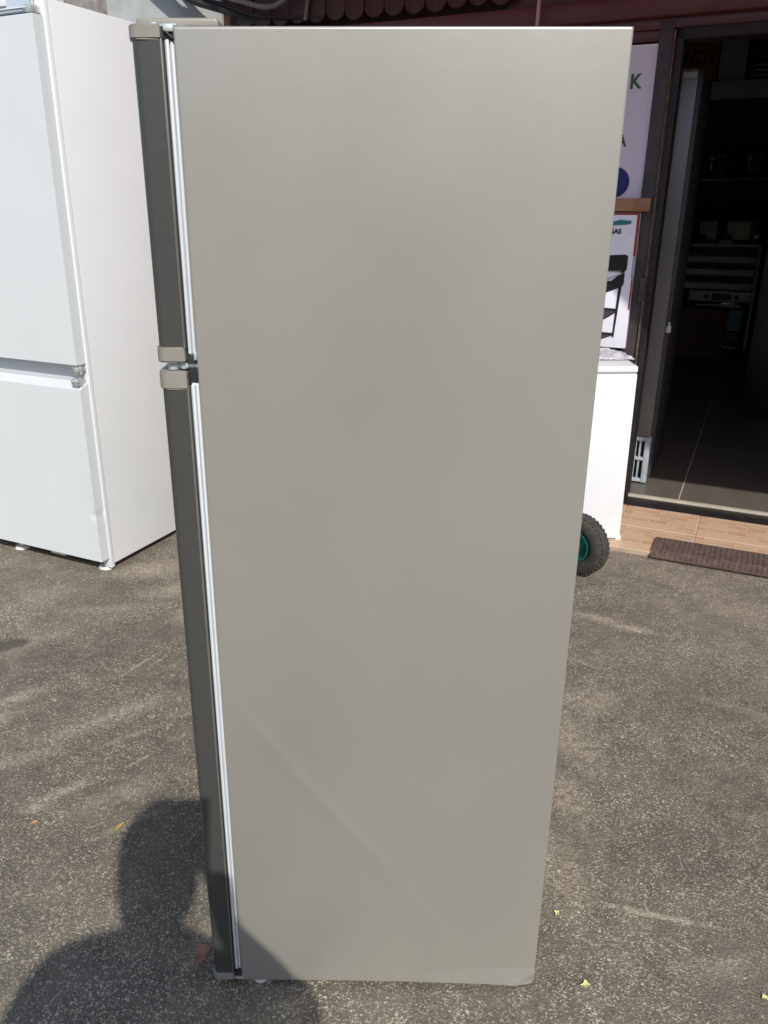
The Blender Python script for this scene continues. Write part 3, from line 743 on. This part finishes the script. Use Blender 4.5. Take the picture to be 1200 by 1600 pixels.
du = thing('oven_display_unit', 'white display tower with three pull-out shelves over an oven, back of the shop', 'display unit', FW(0, 4.93), -FA)
b = B(); bx(b, (-.30, .02, 0), (-.28, .6, 1.09), .003); bx(b, (.385, .0, .06), (.405, .6, 1.09), .003); bx(b, (-.30, .0, 1.065), (.405, .6, 1.09), .003); bx(b, (-.28, .58, 0), (.385, .6, 1.06)); obj('carcass', b, white_dim, du)
for z in (.945, .822, .688):
    b = B(); bx(b, (-.285, -.04, z-.028), (.365, .35, z+.028), .004); obj('shelf_front', b, white_dim, du)
ov = B(); bx(ov, (-.20, .0, .07), (.382, .5, .53), .004); ov = obj('oven_door', ov, glass_dk, du)
b = B(); bx(b, (-.20, -.01, .535), (.382, .5, .635), .004); op = obj('control_panel', b, alu, du)
b = B(); bx(b, (.02, -.013, .55), (.20, -.0105, .62)); obj('display_window', b, black_pl, op)
for x in (-.03, .25): b = B(); cyl(b, (x, -.035, .585), (x, -.011, .585), .022); obj('knob', b, black_pl, op)
b = B(); bx(b, (-.13, -.05, .492), (.30, -.03, .512), .006); bx(b, (-.11, -.04, .495), (-.09, .0, .508)); bx(b, (.27, -.04, .495), (.29, .0, .508)); obj('handle', b, white_dim, ov)
b = B(); bx(b, (.18, -.008, .25), (.33, -.0005, .455), .001); obj('leaflet', b, mat('leaflet_paper', (.3, .5, .52), .5, var=.3, scale=40), ov)
b = B(); bx(b, (.17, -.008, .15), (.32, -.0005, .235), .001); obj('leaflet', b, mat('leaflet_paper_grey', (.13, .13, .16), .5, var=.3, scale=60), ov)
b = B(); bx(b, (.12, -.03, .075), (.33, -.01, .095), .004); obj('handle', b, white_dim, ov)
bc = B(); bx(bc, (-.24, -.30, 0), (.20, -.06, .475), .003)
bc = obj('brown_carton', bc, kraft_dk, loc=FW(0, 4.93, .008), rotz=-FA); tag(bc, 'closed brown cardboard carton on the floor before the oven', 'box')
for kx, (lb, s0, s1, z0, z1, mt_) in enumerate((('small dark grey box leaning back on the left of the display tower', -.22, -.02, 1.10, 1.33, dark_furn),
                                    ('dark screened microwave on the right of the display tower', .04, .385, 1.10, 1.33, black_pl))):
    o = thing('counter_box' if kx == 0 else 'microwave', lb, 'box' if kx == 0 else 'microwave', FW(0, 5.1), -FA)
    b = B(); bx(b, (s0, 0, z0), (s1, .30, z1), .01); obj('case', b, mt_, o)
    b = B(); bx(b, (s0+.02, -.006, z0+.03), (s1-(.12 if kx else .02), -.001, z1-.03), .002); obj('front_window', b, alu if kx else white_dim, o)
    if kx: b = B(); cyl(b, (s1-.05, -.02, z0+.06), (s1-.05, .0, z0+.06), .02); obj('knob', b, zinc_r, o)
# jars / small goods on the tower
for (s0, z, lb) in ((-.24, 1.09, 'small black appliance at the left end of the display tower'), (.0, 1.09, 'small pale box with a dark lid on the display tower')):
    o = thing('countertop_item', lb, 'appliance', FW(s0, 5.0, z), -FA)
    b = B(); bx(b, (0, 0, 0), (.13, .09, .035), .01); obj('base', b, black_pl if s0 < -.1 else white_dim, o)
    b = B(); lathe(b, [(.001, 0), (.045, 0), (.048, .03), (.03, .05), (.001, .05)], 24, Matrix.Translation((.07, .045, .036)), closed=False); obj('lid', b, black_pl, o)
# wall shelf, coffee machines
ws_ = B(); bx(ws_, (-.36, 5.45, 1.690), (2.2, 5.745, 1.706), .002)
ws_ = obj('wall_shelf', ws_, white_dim, loc=F0, rotz=-FA); tag(ws_, 'long thin wall shelf holding coffee machines at the back of the shop', 'shelf')
def coffee(s, lb):
    o = thing('coffee_machine', lb, 'coffee machine', FW(s, 5.5, 1.707), -FA, 'coffee machines on the wall shelf')
    b = B(); bx(b, (0, .02, 0), (.24, .20, .28), .012); bx(b, (0, -.08, .20), (.24, .02, .28), .01); bx(b, (0, -.09, 0), (.24, .02, .03), .006); obj('housing', b, black_pl, o)
    b = B(); bx(b, (.06, -.087, .262), (.13, -.081, .268)); bx(b, (.06, -.087, .215), (.11, -.081, .220)); obj('trim', b, white_plastic, o)
    b = B(); bx(b, (.09, -.03, .09), (.105, -.02, .18), .004); bx(b, (.075, -.04, .18), (.12, -.01, .20), .004); obj('spout', b, zinc, o)
coffee(-.30, 'black coffee machine on the left of the wall shelf'); coffee(.055, 'black coffee machine second from the left on the wall shelf')
wb = B(); bx(wb, (-.36, 5.40, 2.44), (2.2, 5.745, 2.60), .004); wb = obj('wall_cupboard', wb, white_dim, loc=F0, rotz=-FA); tag(wb, 'pale long pelmet box high on the back wall of the shop', 'cupboard')
wl = B(); bx(wl, (-.36, 5.55, 2.325), (2.2, 5.745, 2.355), .004); wl = obj('wall_ledge', wl, frame_gry, loc=F0, rotz=-FA); tag(wl, 'narrow grey ledge below the pale pelmet box', 'shelf')
yb = thing('yellow_carton', 'mustard brown carton with black NDY lettering high on the pelmet box', 'box', FW(0, 5.42), -FA)
b = B(); bx(b, (-.72, 0, 2.603), (-.28, .3, 3.03), .003); obj('carton', b, mat('mustard_card', (.40, .25, .06), .7, var=.1), yb)
text('lettering', 'NDY', black_ink, yb, (-.60, -.002, 2.77), .16, .92, .001)
pb = B(); bx(pb, (-.27, 5.55, 2.603), (-.02, 5.72, 3.04), .003); pb = obj('white_panel_box', pb, white_dim, loc=F0, rotz=-FA); tag(pb, 'pale plain box standing between the mustard carton and the red printed box', 'box')
rb = thing('black_printed_box', 'black box with red and white print at the top right of the doorway view', 'box', FW(0, 5.5), -FA)
b = B(); bx(b, (.01, 0, 2.603), (.42, .2, 3.04), .003); obj('carton', b, black_pl, rb)
b = B()
for i in range(5):
    for j in range(3): cyl(b, (.085+i*.065, -.004, 2.82+j*.07), (.085+i*.065, -.001, 2.82+j*.07), .026, seg=16)
obj('red_print', b, mat('red_print_ink', (.28, .06, .03), .5, var=.4, scale=60), rb)
b = B()
for i in range(3): bx(b, (.06, -.004, 2.64+i*.045), (.36-.05*i, -.001, 2.652+i*.045))
obj('white_print', b, white_dim, rb)
dk2 = B(); bx(dk2, (.45, 2.2, 0), (1.2, 4.6, 1.35), .01); dk2 = obj('dark_counter', dk2, black_pl, loc=F0, rotz=-FA); tag(dk2, 'dark high counter along the right side of the shop interior', 'counter')

# ------------------------------------------------------------------ litter
def leaf(name, m, pts, loc, rot, label, curl=.15, cat='leaf', group=None):
    b = B(); vs = []
    for (x, y) in pts: vs.append(b.verts.new((x, y, .003+curl*(x*x*8+abs(y)*.5))))
    c = b.verts.new((sum(p[0] for p in pts)/len(pts), sum(p[1] for p in pts)/len(pts), .0015))
    for k in range(len(vs)): b.faces.new((vs[k], vs[(k+1) % len(vs)], c))
    r = bmesh.ops.extrude_face_region(b, geom=b.faces[:])
    for v in [g for g in r['geom'] if isinstance(g, bmesh.types.BMVert)]: v.co.z += .0006
    o = obj(name, b, m, loc=(loc[0], loc[1], 0), rotz=R(rot), smooth=False); return tag(o, label, cat, group)
leaf('dry_leaf', leaf_y, [(-.017, 0), (-.008, .0045), (.006, .005), (.014, .002), (.018, 0), (.012, -.003), (0, -.0045), (-.01, -.003)], (-.613, 1.588), 62, 'slender golden dry leaf on the asphalt left of the head shadow', .4)
leaf('dry_leaf', leaf_b, [(-.020, -.020), (-.008, -.016), (.004, -.012), (.010, .002), (.020, .010), (.016, .020), (.004, .024), (-.006, .030), (-.014, .014), (-.010, .002), (-.016, -.006), (-.026, -.026)], (-.335, 1.220), 20, 'curled brown dry leaf beside the lower left of the grey fridge', .5)
leaf('dry_leaf', mat('orange_leaf', (.5, .26, .12), .8), [(-.010, -.003), (-.004, .006), (.006, .006), (.010, -.001), (.004, -.007), (-.005, -.007)], (-.83, 1.603), 10, 'small orange leaf scrap near the left edge of the asphalt', .2)
star = [(-.013, .001), (-.005, .003), (-.003, .005), (.001, .010), (.005, .008), (.006, .003), (.010, -.002), (.006, -.006), (.001, -.006), (-.004, -.009), (-.006, -.004)]
for (x, y, r_, sc, lb) in ((.438, 1.158, 10, .95, 'largest pale yellow petal scrap near the lower right corner of the grey fridge'), (.419, 1.331, 60, .75, 'pale yellow petal scrap beside the right edge of the grey fridge'),
                       (.782, 1.131, 120, .7, 'pale yellow petal scrap at the far lower right of the asphalt')):
    leaf('petal', petal_m, [(a*sc, c*sc) for a, c in star], (x, y), r_, lb, .3, 'petal', 'petals fallen on the asphalt')
b = B(); random.seed(3)
for k in range(650):
    a = random.random(); x = random.uniform(.36, 1.6) if a < .72 else random.uniform(-1.5, -.32); y = random.uniform(.9, 3.2) if a < .72 else random.uniform(.9, 2.9)
    if random.random() < .35: y = .9+(y-.9)*.5
    s = random.uniform(.0009, .0021)*(1.6 if random.random() < .12 else 1)
    n_ = random.choice((4, 5, 5, 6)); ph = random.random()*6.28
    vs = [b.verts.new((x+s*random.uniform(.5, 1.3)*math.cos(ph+6.283*i/n_), y+s*random.uniform(.5, 1.3)*math.sin(ph+6.283*i/n_), .0008)) for i in range(n_)]
    t = b.verts.new((x, y, .0008+s*.55))
    for i in range(n_): b.faces.new((vs[i], vs[(i+1) % n_], t))
gr1 = obj('grit', b, mat('pale_grit', (.55, .52, .40), .8, var=.35, scale=9), smooth=False, kind='stuff'); gr1['label'] = 'scattered pale grit and petal crumbs on the asphalt'; gr1['category'] = 'grit'

# ------------------------------------------------------------------ the photographer and the phone (behind the camera, casts the shadow)
PX, PY = -.02, -.42
skin_m = mat('skin', (.50, .30, .21), .5); shirt_m = mat('grey_tshirt', (.16, .17, .19), .85); jean_m = mat('dark_jeans', (.03, .04, .07), .85)
hair_m = mat('dark_hair', (.02, .014, .01), .6); shoe_m = mat('black_shoe', (.02, .02, .02), .5)
pe = thing('person', 'person in a grey t-shirt and dark jeans standing and holding up a phone, arms bent', 'person', (PX, PY, 0))
def skin_obj(name, verts, edges, m, parent, sub=2, root=0):
    me = bpy.data.meshes.new(name); me.from_pydata([v[0] for v in verts], edges, [])
    o = bpy.data.objects.new(name, me); COL.objects.link(o); o.parent = parent
    md = o.modifiers.new('skin', 'SKIN'); md.use_smooth_shade = True
    sv = me.skin_vertices[0].data
    for i, v in enumerate(verts):
        r = v[1]; sv[i].radius = (r, r) if isinstance(r, (int, float)) else r
        sv[i].use_root = (i == root)
    sb = o.modifiers.new('sub', 'SUBSURF'); sb.levels = sub; sb.render_levels = sub
    me.materials.append(m); return o
SH = 1.37
V = [((0, 0, .96), (.16, .115)), ((0, .0, 1.12), (.15, .105)), ((0, .01, 1.28), (.175, .115)), ((0, .01, SH-.04), (.14, .09)), ((0, .015, SH+.06), .054), ((0, .03, SH+.12), .055),
     ((0, .045, SH+.23), (.084, .092)), ((0, .045, SH+.33), (.086, .098)), ((0, .035, SH+.385), (.056, .065)),
     ((.19, .01, SH-.045), .062), ((.272, .07, 1.17), .049), ((.255, .16, 1.03), .045), ((.17, .28, 1.12), .042), ((.06, .365, 1.185), .028),
     ((-.20, .01, SH-.01), .062), ((-.275, .06, 1.18), .046), ((-.27, .15, 1.04), .041), ((-.19, .28, 1.09), .036), ((-.12, .365, 1.175), .028),
     ((.095, 0, .86), .098), ((.105, .01, .50), .064), ((.11, -.01, .28), .056), ((.11, -.01, .09), .040), ((.115, .07, .05), .040), ((.12, .15, .035), .034),
     ((-.095, 0, .86), .098), ((-.105, .01, .50), .064), ((-.11, -.01, .28), .056), ((-.11, -.01, .09), .040), ((-.115, .07, .05), .040), ((-.12, .15, .035), .034)]
E_ = [(0, 1), (1, 2), (2, 3), (3, 4), (4, 5), (5, 6), (6, 7), (7, 8), (3, 9), (9, 10), (10, 11), (11, 12), (12, 13), (3, 14), (14, 15), (15, 16), (16, 17), (17, 18),
      (0, 19), (19, 20), (20, 21), (21, 22), (22, 23), (23, 24), (0, 25), (25, 26), (26, 27), (27, 28), (28, 29), (29, 30)]
# palms and fingers: phone spans x -.065..+.012 of the lens, rel. to person: lens at (.02,.42,1.45)
def hand(wi, palm, tips, thumb):
    V.append((palm, (.030, .018))); p = len(V)-1; E_.append((wi, p))
    for chain in tips+[thumb]:
        prev = p
        for q, r in chain: V.append((q, r)); E_.append((prev, len(V)-1)); prev = len(V)-1
hand(13, (.040, .398, 1.235), [[((.050, .432, 1.262-.022*k), .0095), ((.028, .441, 1.264-.022*k), .0085), ((.008, .440, 1.264-.022*k), .0075)] for k in range(4)],
     [((.024, .388, 1.262), .011), ((.010, .385, 1.285), .009)])
hand(18, (-.095, .398, 1.225), [[((-.094, .432, 1.258-.022*k), .0095), ((-.074, .441, 1.258-.022*k), .0085), ((-.052, .440, 1.256-.022*k), .0075)] for k in range(4)],
     [((-.070, .388, 1.255), .011), ((-.050, .385, 1.280), .009)])
body = skin_obj('body', V, E_, skin_m, pe)
tv = [((0, 0, .90), (.170, .125)), ((0, .0, 1.12), (.160, .115)), ((0, .01, 1.28), (.185, .125)), ((0, .01, SH-.04), (.145, .098)), ((0, .012, SH+.02), .062), ((.19, .01, SH-.045), .074), ((.275, .06, 1.22), .068), ((-.20, .01, SH-.01), .074), ((-.265, .055, 1.22), .066)]
skin_obj('tshirt', tv, [(0, 1), (1, 2), (2, 3), (3, 4), (3, 5), (5, 6), (3, 7), (7, 8)], shirt_m, pe)
jv = [((0, 0, .95), (.172, .128)), ((.098, 0, .84), .108), ((.105, .01, .50), .078), ((.11, -.01, .28), .070), ((.11, -.005, .10), .064), ((-.098, 0, .84), .108), ((-.105, .01, .50), .078), ((-.11, -.01, .28), .070), ((-.11, -.005, .10), .064)]
skin_obj('jeans', jv, [(0, 1), (1, 2), (2, 3), (3, 4), (0, 5), (5, 6), (6, 7), (7, 8)], jean_m, pe)
for s in (-1, 1): skin_obj('shoe', [((s*.112, -.03, .05), .048), ((s*.115, .06, .045), .046), ((s*.12, .17, .036), .036)], [(0, 1), (1, 2)], shoe_m, pe)
skin_obj('hair', [((.01, -.02, SH+.12), (.092, .07)), ((0, -.005, SH+.22), (.100, .080)), ((0, .015, SH+.32), (.106, .098)), ((0, .03, SH+.395), (.070, .075))], [(0, 1), (1, 2), (2, 3)], hair_m, pe)
b = B()
for s in (-1, 1):
    bb = B()
    bmesh.ops.create_icosphere(bb, subdivisions=2, radius=.012, matrix=Matrix.Translation((s*.030, .128, SH+.275))); merge(b, bb)
obj('eyes', b, white_plastic, pe)
skin_obj('nose', [((0, .125, SH+.285), .008), ((0, .150, SH+.245), .014)], [(0, 1)], skin_m, pe)
skin_obj('mouth', [((-.02, .132, SH+.205), .006), ((0, .140, SH+.205), .008), ((.02, .132, SH+.205), .006)], [(0, 1), (1, 2)], mat('lips', (.35, .12, .10), .4), pe, root=1)
for s in (-1, 1): skin_obj('ear', [((s*.084, .04, SH+.275), .012), ((s*.092, .035, SH+.245), .012), ((s*.084, .045, SH+.220), .008)], [(0, 1), (1, 2)], skin_m, pe)
ph = thing('smartphone', 'black smartphone held upright in both hands by the person', 'phone', (0, 0, 1.45))
ph.rotation_euler = (-PITCH, 0, 0)
b = B(); bx(b, (-.064, -.022, -.152), (.012, -.013, .016), .003, 3); obj('case', b, black_pl, ph)
b = B(); bx(b, (-.060, -.0228, -.138), (.008, -.0222, .012)); obj('screen', b, glass_dk, ph)
b = B(); cyl(b, (0, -.013, 0), (0, -.011, 0), .008); cyl(b, (0, -.013, -.022), (0, -.011, -.022), .008); obj('lens_ring', b, frame_blk, ph)
